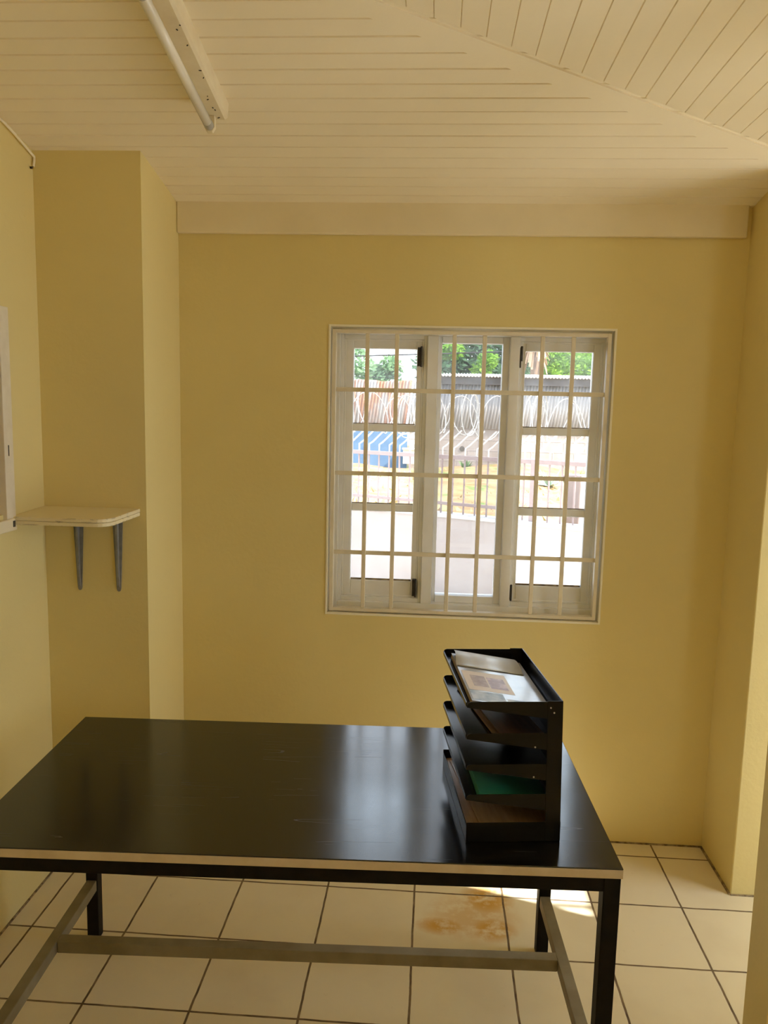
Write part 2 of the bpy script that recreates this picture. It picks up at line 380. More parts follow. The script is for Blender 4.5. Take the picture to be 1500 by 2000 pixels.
def casement(gx0, gx1, sx0, sx1, hinge_side, mats):
    st = MB()
    wb(st, sx0, gx0, .112, .15, .965, 2.03); wb(st, gx1, sx1, .112, .15, .965, 2.03)
    wb(st, gx0, gx1, .112, .15, 1.992, 2.03); wb(st, gx0, gx1, .112, .15, .965, 1.042)
    sash = st.build('casement_sash', M['white'], win, bevel=.003)
    for z0, z1 in ((1.660, 1.691), (1.332, 1.364)):
        f = MB(); wb(f, gx0-.002, gx1+.002, .114, .146, z0, z1); f.build('muntin', M['white'], sash, bevel=.006)
    for (z0, z1), mt in zip(((1.691, 1.992), (1.364, 1.660), (1.042, 1.332)), mats):
        f = MB(); wb(f, gx0-.003, gx1+.003, .128, .131, z0-.003, z1+.003); f.build('glass_pane', mt, sash)
    for z0 in (1.042, 1.364, 1.691):
        f = MB(); wb(f, gx0+.001, gx1-.001, .1235, .1275, z0, z0+.006 if z0 < 1.1 else z0+.003); f.build('putty_bead', M['dirt'], sash)
    return sash
stops(-1.323, -.976, .957, 2.045, (.013, .013, .016, .018))
cl = casement(-1.272, -1.018, -1.303, -.996, 1, (M['glass_left'], M['glass_clear'], M['glass_left']))
stops(-.611, -.270, .957, 2.045, (.006, .014, .016, .018))
cr = casement(-.586, -.320, -.606, -.291, -1, (M['glass_left'], M['glass_clear'], M['glass_clear']))
def hinge(sash, x, z0, z1, w, latch=False):
    h = MB(); wb(h, x, x+w, .092, .114, z0, z1)
    h.tube([(x+w*.8-wx, .090-wy, z0-.004-wz), (x+w*.8-wx, .090-wy, z1+.004-wz)], .0045, 8)
    if latch: wb(h, x+.002, x+w-.004, .080, .094, z0-.03, z0+.02)
    h.build('hinge', M['iron'], sash, bevel=.001)
hinge(cl, -1.015, 1.925, 1.998, .020); hinge(cl, -1.012, .985, 1.055, .018)
hinge(cr, -.612, 1.955, 2.005, .010, True); hinge(cr, -.612, .985, 1.045, .009)
f = MB()   # fixed light in the middle, set back in its rebate
wb(f, -.932, -.917, .135, .175, .957, 2.045); wb(f, -.675, -.650, .120, .175, .957, 2.045)
wb(f, -.917, -.675, .125, .175, 2.020, 2.045); wb(f, -.917, -.675, .12, .175, .957, .986)
fx = f.build('fixed_sash', M['white'], win, bevel=.002)
f = MB(); wb(f, -.92, -.672, .150, .153, .983, 2.023); f.build('glass_pane', M['glass_mid'], fx)
# white painted arris round the opening
b = MB(); t = .007
b.box(OX0-t, OX0+.001, -.003, .06, OZ0-t, OZ1+t); b.box(OX1-.001, OX1+t, -.003, .06, OZ0-t, OZ1+t)
b.box(OX0+.001, OX1-.001, -.003, .06, OZ1-.001, OZ1+t); b.box(OX0+.001, OX1-.001, -.003, .06, OZ0-t, OZ0+.001)
tag(b.build('trim_4', M['lip'], bevel=.001), 'thin pale painted edge round the window opening', 'window edge', kind='structure')

# burglar bars
gr = tag(empty('window_grille', ((OX0+OX1)/2, .02, OZ0+.004)), 'cream painted burglar bar grille in front of the window', 'window grille')
gx, gy, gz = gr.location
X0, X1, Z0, Z1 = OX0+.008, OX1-.010, OZ0+.006, OZ1-.010
f = MB(); t = .014
for q in ((X0, X0+t, Z0, Z1), (X1-t, X1, Z0, Z1), (X0+t, X1-t, Z1-t, Z1), (X0+t, X1-t, Z0, Z0+t)):
    f.box(q[0]-gx, q[1]-gx, -.012, .018, q[2]-gz, q[3]-gz)
f.build('grille_frame', M['bars'], gr, bevel=.0015)
for xc in (-1.209, -1.094, -.871, -.755, -.533, -.416):
    f = MB(); f.box(xc-.008-gx, xc+.008-gx, -.006, .006, Z0+t-gz, Z1-t-gz); f.build('vertical_bar', M['bars'], gr, bevel=.002)
for zc in (1.825, 1.495, 1.174):
    f = MB(); f.box(X0+t-gx, X1-t-gx, .0035, .0105, zc-.0085-gz, zc+.0085-gz); f.build('horizontal_bar', M['bars'], gr, bevel=.0015)

# ------------------------------------------------------------------ side window in the left wall
w2 = tag(empty('window_2', (LW, W2[1], W2[2])), 'white framed window in the left wall, beside the small shelf', 'window', kind='structure')
f = MB(); y0, y1, z0, z1 = W2; q = .048
def w2b(m, xa, xb, ya, yb, za, zb): m.box(xa-LW, xb-LW, ya-W2[1], yb-W2[1], za-W2[2], zb-W2[2])
w2b(f, LW-.03, LW+.014, y1-.006, y1+q, z0-.015, z1+q); w2b(f, LW-.03, LW+.014, y0-q, y0+.006, z0-.015, z1+q)
w2b(f, LW-.03, LW+.014, y0+.006, y1-.006, z1-.006, z1+q)
f.build('window_frame', M['bars'], w2, bevel=.002)
f = MB(); w2b(f, LW-.03, LW+.020, y0-q, y1+q*.9, z0-.055, z0-.015); f.build('window_sill', M['fascia'], w2, bevel=.004)
f = MB(); w2b(f, LW-.12, LW-.085, y0, y0+.05, z0, z1); w2b(f, LW-.12, LW-.085, y1-.05, y1, z0, z1); w2b(f, LW-.12, LW-.085, y0, y1, z0-.015, z0+.05); w2b(f, LW-.12, LW-.085, y0, y1, z1-.05, z1)
w2b(f, LW-.12, LW-.085, (y0+y1)/2-.02, (y0+y1)/2+.02, z0, z1)
f.build('sash', M['bars'], w2, bevel=.002)
f = MB(); w2b(f, LW-.108, LW-.10, y0, y1, z0-.015, z1); f.build('recess_panel', M['brownpanel'], w2)  # brown panel closing the back of the recess
f = MB(); w2b(f, LW+.013, LW+.0155, y1+.015, y1+.019, z0+.19, z0+.225); w2b(f, LW+.019, LW+.022, y1+.016, y1+.028, z0-.042, z0-.022)
f.build('latch_slot', M['iron'], w2)

# ------------------------------------------------------------------ small wall shelf
sh = tag(empty('wall_shelf', (-2.15, -DP, 1.36)), 'small chipped cream shelf on two brackets, against the yellow pier', 'shelf')
sx, sy, sz = sh.location
zt, th = .0225, .026
xl, xr, yb, yf, R = LW+.001-sx, -1.972-sx, -.001, -.235, .055
poly = [(xl, yb), (xr, yb)] + [(xr-.014-R+R*math.cos(a), yf+R-R*math.sin(a)) for a in [PI/2*k/6 for k in range(7)]] + [(xl, yf)]
tilt = .035
f = MB(); f.prism(poly, lambda p: (p[0], p[1], zt-th*.5+.001+p[1]*tilt), lambda p: (p[0], p[1], zt+p[1]*tilt))
f.build('board', M['shelf'], sh, bevel=.002)
poly2 = [(px*.995, py*.995) for px, py in poly]
f = MB(); f.prism(poly2, lambda p: (p[0], p[1], zt-th+p[1]*tilt), lambda p: (p[0], p[1], zt-th*.5+p[1]*tilt))
f.build('lower_board', M['shelf'], sh, bevel=.002)
for xc in (-2.199, -2.055):
    f = MB(); x = xc - sx; top = zt-th
    # tapered pressed-steel leg on the wall with a raised rib, and an arm under the board
    prof = [(-.020, top-.004), (.020, top-.004), (.0085, -.270), (.006, -.279), (0, -.282), (-.006, -.279), (-.0085, -.270)]
    f.prism([(x+a_, z_) for a_, z_ in prof], lambda p: (p[0], -.0035, p[1]), lambda p: (p[0], -.0005, p[1]))
    rib = [(-.0003, top-.004), (-.016, top-.004), (-.012, -.20), (-.006, -.262), (-.0003, -.268)]
    f.prism(rib, lambda p: (x-.0045, p[0]-.003, p[1]), lambda p: (x+.0045, p[0]-.003, p[1]))
    f.box(x-.016, x+.016, -.195, -.002, top-.0115, top-.0085)
    for zz in (-.03, -.255): f.tube([(x+.011 if zz>-.1 else x, -.003, zz), (x+.011 if zz>-.1 else x, -.0065, zz)], .0035, 8)
    f.build('bracket', M['bracket'], sh, bevel=.001)

# cable in the corner under the ceiling
cb = MB(); pts = []
for k in range(15):
    t = k/14; yy = -1.25 + t*(1.25-DP-.006)
    pts.append((.007+.006*math.sin(t*9), yy, z_main(yy)-.014-.010*math.sin(t*7+1)**2))
pts.append((.008, -DP-.004, z_main(-DP)-.035)); pts.append((.008, -DP-.010, z_main(-DP)-.055))
c = cb.tube([(p[0]+LW, p[1], p[2]) for p in pts], .0042, 8).build('wall_cable', M['ceil'], smooth=True)
tag(c, 'cream painted cable running under the ceiling in the left corner', 'cable')
f = MB(); f.tube([(LW+.003, -DP-.022, z_main(-DP)-.062), (LW+.011, -DP-.022, z_main(-DP)-.062)], .004, 8); f.build('cable_nail', M['iron'], c)

# ------------------------------------------------------------------ fluorescent batten
ly0, ly1 = -.655, -1.262
lamp = tag(empty('tube_light', (-1.612, ly0, z_main(ly0))), 'unlit fluorescent tube light on a cream batten, on the boarded ceiling', 'light fitting')
ang = math.atan(SL)
lamp.rotation_euler = (-ang, 0, 0)
LN = (ly0-ly1)/math.cos(ang)
f = MB(); f.prism([(-.030, 0), (-.030, -.044), (-.022, -.051), (.024, -.051), (.033, -.044), (.033, 0)], lambda p: (p[0], 0, p[1]+.001), lambda p: (p[0], -LN, p[1]+.001))
bt = f.build('batten', M['batten'], lamp, bevel=.002)
for k in range(11):
    yy = -.01 - .5*random.random()**1.6; xx = random.uniform(.005, .022); a_ = random.uniform(0, 3); l_ = random.uniform(.003, .008)
    f = MB(); f.bar((xx, yy, -.0515), (xx+l_*math.cos(a_), yy+l_*math.sin(a_), -.0515), .0024, .0015); f.build('dead_insect', M['speck'], bt)
f = MB(); f.tube([(-.014, -.030, -.084), (-.014, -LN+.03, -.084)], .0135, 20); f.build('tube', M['tube'], lamp, smooth=True)
for yy in (-.030, -LN+.03):
    s_ = 1 if yy > -.1 else -1
    f = MB(); f.tube([(-.014, yy-.022*s_, -.084), (-.014, yy+.001*s_, -.084)], .0139, 20); f.build('tube_cap', M['razor'], lamp, smooth=False)
    f = MB(); f.prism([(-.028, -.050), (0.0, -.050), (.002, -.085), (-.006, -.099), (-.022, -.099), (-.030, -.085)], lambda p: (p[0], yy+.003*s_, p[1]), lambda p: (p[0], yy+.018*s_, p[1]))
    f.build('lamp_holder', M['batten'], lamp, bevel=.002)

# ------------------------------------------------------------------ table
TR = math.radians(2.3)
tb = tag(empty('work_table', (-1.259, -1.0885, 0), TR), 'long black topped table with black steel legs and bare steel stretchers', 'table')
hx, hy, TH = .7575, .3775, .75
f = MB(); f.box(-hx, hx, -hy, hy, TH-.003, TH); f.build('table_top', M['laminate'], tb, bevel=.0015)
f = MB(); f.box(-hx, hx, -hy, hy, TH-.024, TH-.003); f.build('edge_band', M['edge'], tb, bevel=.001)
lg = .038; az0, az1 = TH-.060, TH-.024
for sy_ in (-1, 1):
    f = MB(); ya = sy_*(hy-.006); f.box(-hx+lg, hx-lg, min(ya, ya-sy_*.03), max(ya, ya-sy_*.03), az0, az1); f.build('apron_rail', M['steel'], tb, bevel=.002)
for sx_ in (-1, 1):
    f = MB(); xa = sx_*(hx-.006); f.box(min(xa, xa-sx_*.03), max(xa, xa-sx_*.03), -hy+lg, hy-lg, az0, az1); f.build('apron_rail', M['steel'], tb, bevel=.002)
    for sy_ in (-1, 1):
        f = MB(); xa, ya = sx_*(hx-.003), sy_*(hy-.003)
        f.box(min(xa, xa-sx_*lg), max(xa, xa-sx_*lg), min(ya, ya-sy_*lg), max(ya, ya-sy_*lg), 0, az1); f.build('leg', M['steel'], tb, bevel=.002)
    f = MB(); xa = sx_*(hx-.022); f.box(xa-.016, xa+.016, -hy+lg+.002, hy-lg-.002, .174, .210); s_ = f.build('side_stretcher', M['raw'], tb, bevel=.002)
    tag(s_, 'bare grey-brown steel stretcher')
f = MB(); f.box(-hx+.038, hx-.038, .040, .074, .174, .210); tag(f.build('cross_stretcher', M['raw'], tb, bevel=.002), 'bare olive-brown steel stretcher')

# ------------------------------------------------------------------ letter tray and what lies in it
TA = math.radians(7.2)
tr = tag(empty('letter_tray', (-.835, -1.363, TH+.0005), TA), 'black metal letter tray of five tiers on the table', 'letter tray')
Wd, Dp = .224, .400
LEAN = .028
wt = .0018
f = MB(); f.box(0, Wd, 0, Dp, 0, .003)
f.box(0, Wd, 0, wt, 0, .049); f.box(0, Wd, Dp-wt, Dp, 0, .049); f.box(0, wt, 0, Dp, 0, .040)
f.build('base_tray', M['tray'], tr, bevel=.0008)
tiers = [.344, .268, .193, .119]
def floor_z(zt_, x): return zt_-.013 - .032*(x/Wd)
for zt_ in tiers:
    f = MB()
    side_poly = [(0, zt_-.008), (.004, zt_-.002), (.010, zt_), (Wd-.003, zt_), (Wd-.003, zt_-.046), (0, zt_-.0135)]
    for ya in (0, Dp-wt):
        f.prism(side_poly, lambda p: (p[0], ya, p[1]), lambda p: (p[0], ya+wt, p[1]))
    f.prism([(0, floor_z(zt_, 0)), (Wd-.003, floor_z(zt_, Wd-.003)), (Wd-.003, floor_z(zt_, Wd-.003)-wt), (0, floor_z(zt_, 0)-wt)], lambda p: (p[0], wt, p[1]), lambda p: (p[0], Dp-wt, p[1]))
    f.prism([(-.001, zt_-.015), (.0015, zt_-.015), (.0015, zt_-.004), (-.001, zt_-.004)], lambda p: (p[0], .008, p[1]), lambda p: (p[0], Dp-.008, p[1]))
    f.v = [(v[0]-LEAN*v[2], v[1], v[2]) for v in f.v]
    f.build('tray_shelf', M['tray'], tr, bevel=.0006)
f = MB(); f.box(Wd-.0025, Wd, 0, Dp, .003, .346); f.box(Wd-.036, Wd, -.0015, .0003, .003, .346); f.box(Wd-.036, Wd, Dp-.0003, Dp+.0015, .003, .346)
f.v = [(v[0]-LEAN*v[2], v[1], v[2]) for v in f.v]
f.build('rear_panel', M['tray'], tr, bevel=.0006)
for zz, xx in ((.330, .195), (.235, .16), (.162, .158), (.318, .203)):
    f = MB(); xx -= LEAN*zz; f.tube([(xx, -.0012, zz), (xx, -.0026, zz)], .002, 8); f.build('rivet', M['razor'], tr)

Mt = Matrix.Translation((-.835, -1.363, TH+.0005)) @ Matrix.Rotation(TA, 4, 'Z')
def lay(name, zt_, x, y, rz, lift=.0015):
    """an Empty on a sloped shelf of the tray; local x runs down the slope"""
    sl_ = math.atan(.032/Wd)
    o = empty(name); o.matrix_world = Mt @ Matrix.Translation((x-LEAN*zt_, y, floor_z(zt_, x)+lift)) @ Matrix.Rotation(sl_, 4, 'Y') @ Matrix.Rotation(rz, 4, 'Z')
    return o
mg = lay('magazine', tiers[0], .012, .008, math.radians(-.6))
f = MB(); f.box(0, .190, 0, .350, 0, .013); f.build('pages', M['pages'], mg, bevel=.0015)
f = MB(); f.box(-.001, .191, -.001, .351, .0132, .0145)
def patch(x0, x1, y0, y1, mi, h=.0147): f.add([(x0,y0,h),(x1,y0,h),(x1,y1,h),(x0,y1,h)], [(0,1,2,3)], mi)
patch(.005, .118, .075, .215, 1)
patch(.022, .060, .105, .185, 2, .0148); patch(.064, .108, .100, .180, 3, .0148)
patch(.004, .085, .006, .070, 4); patch(.090, .150, .004, .040, 4, .0146)
f.build('cover', [M['cover'], M['cream_ink'], M['brown_ink'], M['mauve_ink'], M['blue_ink']], mg, recalc=False)
tag(mg, 'glossy magazine with small cover photos, in the top tier of the letter tray', 'magazine')
# curled sheet behind it
ps = lay('paper_sheet', tiers[0], .014, .306, 0, .0172)
f = MB(); nseg = 14; vs = []
for i in range(nseg+1):
    t = i/nseg; yy = -.055 + .115*t; zz = .0012 + .011*math.sin(t*PI*.75)**2
    vs += [(.0+.01*t, yy, zz), (.180, yy-.004, zz*.7)]
fs = [(2*i, 2*i+1, 2*i+3, 2*i+2) for i in range(nseg)]
f.add(vs, fs); o = f.build('sheet', M['paper'], ps, smooth=True)
sm = o.modifiers.new('thickness', 'SOLIDIFY'); sm.thickness = .0006
tag(ps, 'white curled paper sheet on the magazine at the top of the tray', 'paper')
bf = lay('brown_folder', tiers[1], .075, .006, math.radians(8))
f = MB(); f.box(0, .135, 0, .33, 0, .004); f.build('lower_cover', M['kraft'], bf, bevel=.0006)
f = MB(); f.box(.012, .135, 0, .328, .0043, .0095); f.build('upper_cover', M['kraft2'], bf, bevel=.0006)
tag(bf, 'dark brown paper folder in the second tier of the letter tray', 'folder')
gf = lay('green_folder', tiers[3], .030, .010, math.radians(-1))
f = MB(); f.box(0, .180, 0, .345, 0, .003); f.build('back_cover', M['green'], gf, bevel=.0006)
f = MB(); f.prism([(0, .0032), (.18, .0032), (.18, .0045), (0, .017)], lambda p: (p[0], 0, p[1]), lambda p: (p[0], .34, p[1])); f.build('front_cover', M['green'], gf, bevel=.0006)
tag(gf, 'green card folder in the fourth tier of the letter tray', 'folder')
cf = empty('cardboard_folder'); cf.matrix_world = Mt @ Matrix.Translation((.008, .008, .0036))
f = MB(); f.box(0, .205, 0, .375, 0, .024); f.build('paper_stack', M['pages'], cf, bevel=.001)
f = MB(); f.box(-.002, .208, -.002, .378, .0243, .0262); f.build('cover_sheet', M['kraft'], cf, bevel=.0006)
f = MB(); Mq = Matrix.Translation((.03, .01, .0265)) @ Matrix.Rotation(math.radians(4), 4, 'Z'); f.box(0, .165, 0, .345, 0, .0018, M=Mq); f.build('loose_sheet', M['kraft'], cf, bevel=.0005)
tag(cf, 'brown cardboard folder lying in the bottom tier of the letter tray', 'folder')

# ------------------------------------------------------------------ outside
b = MB(); b.box(-30, 30, -30, 40, -.6, -.16)
tag(b.build('ground', M['yard']), 'pale concrete yard round the house', 'ground', kind='structure')
# low boundary wall runs at an angle, its right end nearer
FA = math.radians(27)
FD = Vector((math.cos(FA), -math.sin(FA), 0)); FN = Vector((math.sin(FA), math.cos(FA), 0))
F0 = Vector((-.905, 4.90, 0))
fence_rot = -FA
WT = .70
lw = MB(); lw.box(-6, 6, 0, .16, -.3, WT-.02); 
o = tag(lw.build('boundary_wall', M['lowwall'], loc=F0), 'low pale pink boundary wall beyond the window', 'wall'); o.rotation_euler = (0,0,fence_rot)
f = MB(); f.box(-6, 6, -.015, .175, -.02, .015); c = f.build('coping', M['coping'], o); c.location = (0,0,WT-.015)
# verge behind it
vg = MB(); nx, ny = 60, 30; vs = []; fs = []
for j in range(ny+1):
    for i in range(nx+1):
        X = -9+18*i/nx; Y = .16 + 14*(j/ny)**1.3
        Z = .655 - .03*(Y/8) + .035*math.sin(X*2.3+Y)*min(1, Y) + .03*math.sin(X*5.1-Y*2.2)*min(1, Y) + .10*math.exp(-((X+1.6)/1.2)**2)*min(1, Y/6)
        vs.append((X, Y, Z))
for j in range(ny):
    for i in range(nx):
        a_ = j*(nx+1)+i; fs.append((a_, a_+1, a_+nx+2, a_+nx+1))
vg.add(vs, fs); o = vg.build('verge_ground', M['verge'], loc=F0, smooth=True); o.rotation_euler = (0,0,fence_rot)
tag(o, 'dry grass verge behind the low boundary wall', 'ground', kind='structure')

# railing with cranked arms
rl = tag(empty('fence_railing', (F0.x, F0.y, WT), fence_rot), 'mauve steel railing with white cranked arms on the boundary wall', 'railing')
RY = .08
f = MB(); f.box(-3.2, 3.2, RY-.02, RY+.02, .555, .595); f.build('top_rail', M['rail'], rl, bevel=.002)
f = MB(); f.box(-3.2, 3.2, RY-.018, RY+.018, .085, .115); f.build('bottom_rail', M['rail'], rl, bevel=.002)
k = 0
for i in range(-24, 25):
    x = i*.126+.02
    f = MB(); f.box(x-.007, x+.007, RY-.007, RY+.007, .0, .556); f.build('baluster', M['rail'], rl)
    f = MB(); pts = [(x, RY, .59), (x, RY, .665), (x+.03, RY+.03, .695), (x+.16, RY+.10, .845)]
    f.tube(pts, .0088, 6); f.build('spike_arm', M['arm'], rl, smooth=False)
f = MB(); f.box(.975, 1.03, RY-.03, RY+.03, .0, .60); f.build('post', M['rail'], rl, bevel=.003)
f = MB(); f.box(-1.98, -1.925, RY-.03, RY+.03, .0, .60); f.build('post', M['rail'], rl, bevel=.003)
# razor wire coil on the arms
rz = MB(); pts = []; turns = 27; n_t = 20
for i in range(turns*n_t):
    a_ = 2*PI*i/n_t; t = i/(turns*n_t)
    pts.append((-3.1+6.2*t+.12*math.sin(a_*.31), .24+.20*math.cos(a_)+.03*math.sin(a_*.17), .99+.22*math.sin(a_)+.03*math.sin(a_*.23)))
rz.tube(pts, .0052, 5)
pts2 = []
for i in range(21*n_t):
    a_ = -2*PI*i/n_t; t = i/(21*n_t)
    pts2.append((-3.0+6.1*t+.10*math.sin(a_*.23), .30+.19*math.cos(a_)+.03*math.sin(a_*.37), 1.01+.21*math.sin(a_)+.04*math.sin(a_*.29)))
rz.tube(pts2, .0048, 5)
for i in range(0, len(pts)-1, 2):
    p = Vector(pts[i]); d = (Vector(pts[i+1])-p).normalized(); q = d.cross(Vector((.3,.2,1))).normalized()
    rz.bar(p-q*.018, p+q*.018, .007, .002, up=d)
o = rz.build('razor_wire', M['razor'], loc=(F0.x, F0.y, WT)); o.rotation_euler = (0,0,fence_rot)
tag(o, 'coiled razor wire looped over the white arms of the railing', 'razor wire')
# pillar at the right end of the view
f = MB(); f.box(-.085, .085, -.085, .085, -.2, .44); f.box(-.10, .10, -.10, .10, .44, .47)
o = f.build('fence_pillar', M['stone'], loc=F0 + FD*1.30 + FN*.42 + Vector((0,0,.68)), bevel=.01); o.rotation_euler = (0,0,fence_rot)
tag(o, 'stubby mauve masonry pillar behind the railing, at its right end', 'pillar')

# far side: block wall, blue wall, corrugated sheets and shed
FY = 12.0
def corr(m, x0, x1, y, z0, z1, pitch=.060, amp=.015, shear=.13, mi=0, jag=0):
    n = int((x1-x0)/pitch*6); vs = []
    for i in range(n+1):
        x = x0+(x1-x0)*i/n; d = amp*math.sin(2*PI*(x-x0)/pitch)
        top = z1 + (jag*math.sin(x*7)+jag*.5*math.sin(x*19) if jag else 0)
        vs += [(x, y+d, z0), (x+shear*(top-z0), y+d, top)]
    m.add(vs, [(2*i, 2*i+2, 2*i+3, 2*i+1) for i in range(n)], mi)
bw = MB(); bw.box(-1.42, 6, 0, .18, .2, 1.392); 
o = tag(bw.build('block_wall', M['block'], loc=(0, FY, 0)), 'pinkish grey block wall under the grey corrugated sheets', 'wall')
f = MB()
for zz in (.78, .98, 1.18): f.box(-1.42, 6, -.004, .0, zz, zz+.012)
for r_, zz in enumerate((.58, .79, .99, 1.19)):
    x = -1.3 + (r_%2)*.2
    while x < 6: f.box(x, x+.012, -.004, 0, zz, zz+.19); x += .4
f.build('mortar_joints', M['lowwall'], o)
f = MB(); f.tube([(-.41, -.012, 1.01), (-.41, .0, 1.01)], .05, 12); f.build('drain_hole', M['speck'], o)
bl = MB(); bl.box(-5, -1.46, 0, .15, .3, 1.31)
tag(bl.build('blue_wall', M['blue'], loc=(0, FY-.05, 0)), 'blue painted wall under the rusty corrugated sheets', 'wall')
f = MB(); f.box(-1.52, -1.28, -.02, .2, .72, .985); f.box(-1.54, -1.26, -.04, .22, .985, 1.01)
tag(f.build('gate_pier', M['house'], loc=(0, FY-.3, 0)), 'short cream gate pier at the right end of the blue wall', 'pier')
f = MB(); corr(f, -5.2, -1.52, 0, 1.26, 2.265, jag=.012)
o = f.build('rusty_sheet_fence', M['rust'], loc=(0, FY-.02, 0), smooth=True, recalc=False); so = o.modifiers.new('thickness', 'SOLIDIFY'); so.thickness = .002
tag(o, 'rusty corrugated sheet fence above the blue wall', 'fence')
sd = tag(empty('shed', (-1.40, FY, 1.39)), 'grey corrugated shed with roof ends coloured white as if sunlit, behind the razor wire', 'shed')
f = MB(); corr(f, -.06, 7, -.035, .006, .86); o = f.build('siding', M['zinc'], sd, smooth=True, recalc=False); o.modifiers.new('thickness', 'SOLIDIFY').thickness = .002
f = MB(); f.box(.42, 7, -.16, -.13, .83, .975); f.build('fascia', M['fasc'], sd)
f = MB(); n = int(6.6/.076*6); vs = []
for i in range(n+1):
    x = .40+6.6*i/n; d = .016*math.sin(2*PI*x/.060); vs += [(x, -.20, .985+d), (x, 1.6, 1.10+d)]
f.add(vs, [(2*i, 2*i+2, 2*i+3, 2*i+1) for i in range(n)]); o = f.build('roof_sheet', M['arm'], sd, smooth=True, recalc=False); o.modifiers.new('thickness', 'SOLIDIFY').thickness = .012  # white colour stands in for sun on the corrugated roof ends

# trees beyond
def tree(name, label, blobs, lm, count, size, trunk, group=None, stretch=1.0):
    cx, cy, cz0 = trunk
    t = empty(name, (cx, cy, cz0)); m = MB()
    for _ in range(count):
        bx, by, bz, br = random.choice(blobs)
        d = Vector((random.gauss(0,1), random.gauss(0,1), random.gauss(0,1))).normalized()*br*random.random()**.4
        p = Vector((bx-cx, by-cy, bz-cz0)) + d
        u = Vector((random.gauss(0,1), random.gauss(0,1), random.gauss(0,.6))).normalized(); w = u.cross(Vector((random.gauss(0,1), random.gauss(0,1), random.gauss(0,1)))).normalized()
        s_ = size*random.uniform(.6, 1.3)
        m.add([p-u*s_, p+w*s_*.45, p+u*s_*stretch, p-w*s_*.45], [(0,1,2,3)])
    m.build('foliage', lm, t, recalc=False)
    f = MB(); f.tube([(0,0,0), (.05,.02,1.2), (.02,0,max(1.5, blobs[0][2]-cz0))], [.13,.10,.06], 8); f.build('trunk', M['bark'], t, smooth=True)
    tag(t, label, 'tree', group); return t
tree('tree', 'pale green tree above the rusty sheet fence', [(-3.3,16,2.75,.55), (-2.75,16,2.6,.42), (-2.35,16.2,2.45,.40), (-2.05,16.1,2.72,.30), (-3.0,16.2,3.25,.45), (-4.2,16.2,2.8,.7), (-2.3,16,2.2,.35), (-1.82,16,2.25,.20)], M['leaf_pale'], 2600, .085, (-3.0, 16, .5))
tree('tree', 'dark dense tree behind the shed, seen through the middle light', [(-.9,18,2.9,.7), (-.2,18.3,3.1,.8), (.3,18,2.6,.6), (-.6,18.1,2.5,.6), (.9,18.6,3.0,.8), (-.9,18.5,3.5,.5), (0,18.5,3.7,.8), (1.3,18.6,3.6,.8)], M['leaf_dark'], 5200, .11, (0, 18.4, .5))
tree('tree', 'lime green tree in front of the dark one, behind the shed', [(.15,16.8,2.72,.26), (.32,16.8,2.98,.26), (.05,16.7,2.5,.2), (-.50,16.8,3.2,.22), (-.75,16.9,3.15,.18)], M['leaf_lime'], 1500, .07, (.15, 16.9, .5))
tree('tree', 'bright green tree on the right, behind the shed and palm', [(2.0,16.5,2.75,.42), (2.3,16.6,3.1,.5), (2.75,16.6,2.6,.4), (1.75,16.7,3.1,.35), (3.3,16.8,3.0,.7), (2.9,16.8,3.4,.6)], M['leaf_lime'], 2600, .075, (2.2, 16.8, .5))
tree('tree', 'dark green tree at the far right behind the bright green one', [(3.0,22,3.0,.8), (2.2,22.2,3.5,.8), (4.1,22,3.1,.9), (2.2,22,2.6,.6), (3.4,22,4.1,.8)], M['leaf_dark'], 3600, .11, (3.0, 22.2, .5))
pt = tag(empty('palm', (1.33, 15.7, .5)), 'palm trunk with a skirt of dry tan fronds, behind the shed', 'palm tree')
f = MB(); f.tube([(0,0,0), (.02,0,1.5), (.03,0,4.2)], [.14,.12,.11], 12); f.build('trunk', M['bark'], pt, smooth=True)
f = MB()
for k in range(150):
    a_ = random.uniform(0, 2*PI); r0 = .11; zt_ = random.uniform(2.7, 4.0); ln = random.uniform(.4, .7); o_ = random.uniform(.10, .26)
    f.bar((r0*math.cos(a_), r0*math.sin(a_), zt_), ((r0+o_)*math.cos(a_), (r0+o_)*math.sin(a_), zt_-ln), .05, .008)
f.build('dry_fronds', M['frond'], pt)
# power cables
for zz, yy, r_, sl_, lab in ((2.975, 14.2, .016, .05, 'thick dark power cable above the rusty fence, upper of two'), (2.44, 14.0, .006, .02, 'thin dark power cable just over the rusty fence, lower of two')):
    f = MB(); f.tube([(-9+18*i/24, yy, zz+sl_*(-9+18*i/24)+.10*((i-12)/12)**2) for i in range(25)], r_, 6)
    tag(f.build('hanging_power_cable', M['cable'], smooth=True), lab, 'cable', 'power cables over the road')
# plants on the verge
def rosette(name, label, loc, n, ln, w, m, up, cat='plant'):
    t = empty(name, loc)
    for k in range(n):
        a_ = 2*PI*k/n + random.uniform(-.1, .1); e = random.uniform(*up); l_ = ln*random.uniform(.8, 1.1)
        d = Vector((math.cos(a_)*math.cos(e), math.sin(a_)*math.cos(e), math.sin(e))); s_ = d.cross(Vector((0,0,1))).normalized(); nrm = s_.cross(d)
        f = MB(); f.add([s_*w*.4, -s_*w*.4, d*l_*.45+s_*w*.5-nrm*.006, d*l_*.45-s_*w*.5-nrm*.006, d*l_, d*l_*.45+nrm*.012], [(0,1,3,2), (2,3,4), (0,2,5), (1,5,3), (2,4,5), (3,5,4), (0,5,1)])
        f.build('leaf', m, t)
    tag(t, label, cat); return t
def vz(p): return .66
rosette('agave', 'spiky grey-green agave behind the railing, right of the thick post', (.77, 8.6, .66), 26, .30, .045, M['greyleaf'], (.15, 1.1))
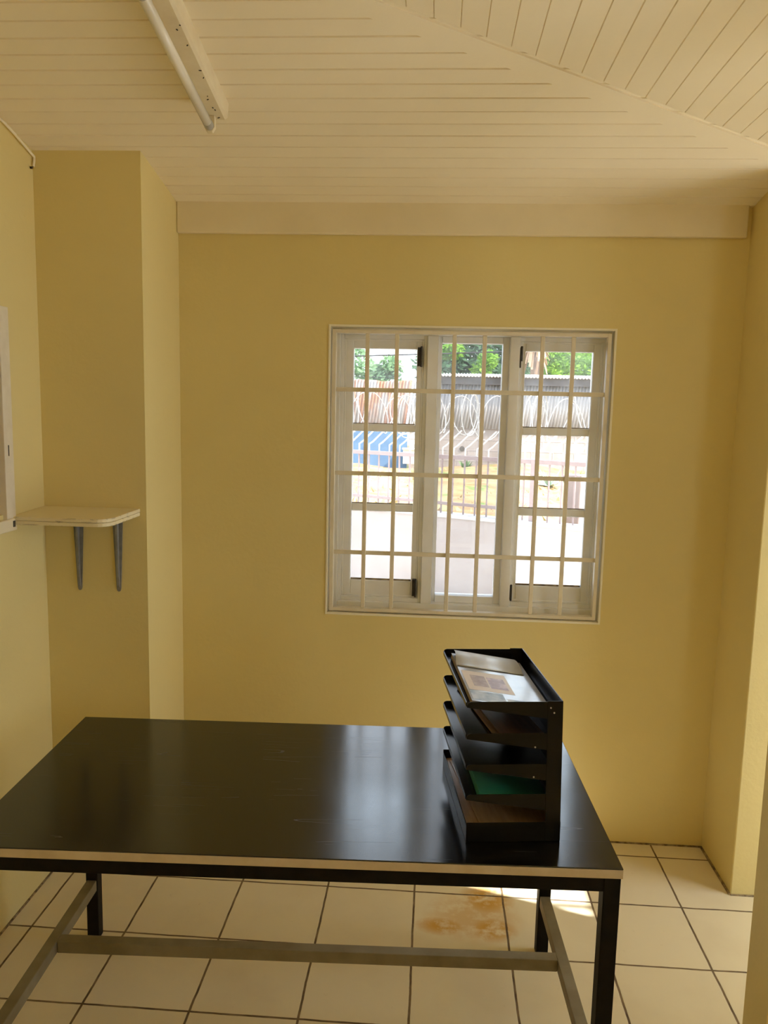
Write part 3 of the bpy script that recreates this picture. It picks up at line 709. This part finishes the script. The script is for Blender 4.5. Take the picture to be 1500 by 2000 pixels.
rosette('weed_plant', 'small green weed at the foot of the block wall', (-.36, 11.2, .66), 14, .22, .06, M['weed'], (.5, 1.3))
rosette('weed_plant', 'bright green plant beside the mauve pillar, behind the railing', (.93, 7.6, .66), 16, .34, .05, M['weed'], (.8, 1.45))
g_ = MB()
for k in range(800):
    X = random.uniform(-3.2, 2.6); Y = random.uniform(.3, 6.0); P = F0 + FD*X + FN*Y
    if P.y > 11.7 or (P-Vector((.77, 8.6, 0))).length < .4 or (P-Vector((.93, 7.6, 0))).length < .45 or (X > 1.4 and Y < .7) or (P-Vector((-.36, 11.2, 0))).length < .35 or (X > 1.0 and X < 1.6 and Y < .7): continue
    h = random.uniform(.03, .08); a_ = random.uniform(0, PI); u = Vector((math.cos(a_), math.sin(a_), 0))*random.uniform(.01, .03); l_ = Vector((random.uniform(-.05,.05), random.uniform(-.05,.05), h))
    base = P + Vector((0,0,.645)); g_.add([base-u, base+u, base+l_], [(0,1,2)])
tag(g_.build('dry_grass', M['straw'], recalc=False), 'dry straw grass on the verge behind the railing', 'grass', kind='stuff')

# ------------------------------------------------------------------ light
SUN_DIR = Vector((-.95, .30, 0)).normalized()
EL = math.radians(45)
d = Vector((SUN_DIR.x*math.cos(EL), SUN_DIR.y*math.cos(EL), -math.sin(EL)))
su = bpy.data.lights.new('sun', 'SUN'); su.energy = 16.0; su.angle = math.radians(.6); su.color = (1, .965, .88)
so = bpy.data.objects.new('sun', su); COL.objects.link(so); so.rotation_euler = d.to_track_quat('-Z', 'Y').to_euler(); so.location = (8, -3, 8)
w = bpy.data.worlds.new('sky'); sc.world = w; w.use_nodes = True
bg = w.node_tree.nodes['Background']; bg.inputs[0].default_value = (.72, .86, 1.0, 1); bg.inputs[1].default_value = 5.2

# ------------------------------------------------------------------ camera
cam = bpy.data.cameras.new('camera'); co = bpy.data.objects.new('camera', cam); COL.objects.link(co)
rx, ry, rz = math.radians(-7.55337), math.radians(1.29981), math.radians(3.54456)
fv, r, u = Vector((0,1,0)), Vector((1,0,0)), Vector((0,0,1))
r, u = math.cos(ry)*r + math.sin(ry)*u, -math.sin(ry)*r + math.cos(ry)*u
Mx = Matrix.Rotation(rz, 3, 'Z') @ Matrix.Rotation(rx, 3, 'X')
r, u, fv = Mx @ r, Mx @ u, Mx @ fv
mw = Matrix((( r.x, u.x, -fv.x, -.936861), (r.y, u.y, -fv.y, -3.104063), (r.z, u.z, -fv.z, 1.757834), (0,0,0,1)))
co.matrix_world = mw
cam.sensor_fit = 'VERTICAL'; cam.sensor_height = 24; cam.lens = 1539.27/2000*24; cam.clip_start = .05
sc.camera = co

sc.view_settings.view_transform = 'Standard'; sc.view_settings.look = 'None'; sc.view_settings.gamma = 1; sc.view_settings.use_curve_mapping = False
sc.view_settings.exposure = .18
sc.cycles.use_denoising = True
sc.cycles.max_bounces = 14; sc.cycles.diffuse_bounces = 10; sc.cycles.transparent_max_bounces = 16
sc.cycles.sample_clamp_indirect = 8
sc.cycles.caustics_reflective = False; sc.cycles.caustics_refractive = False
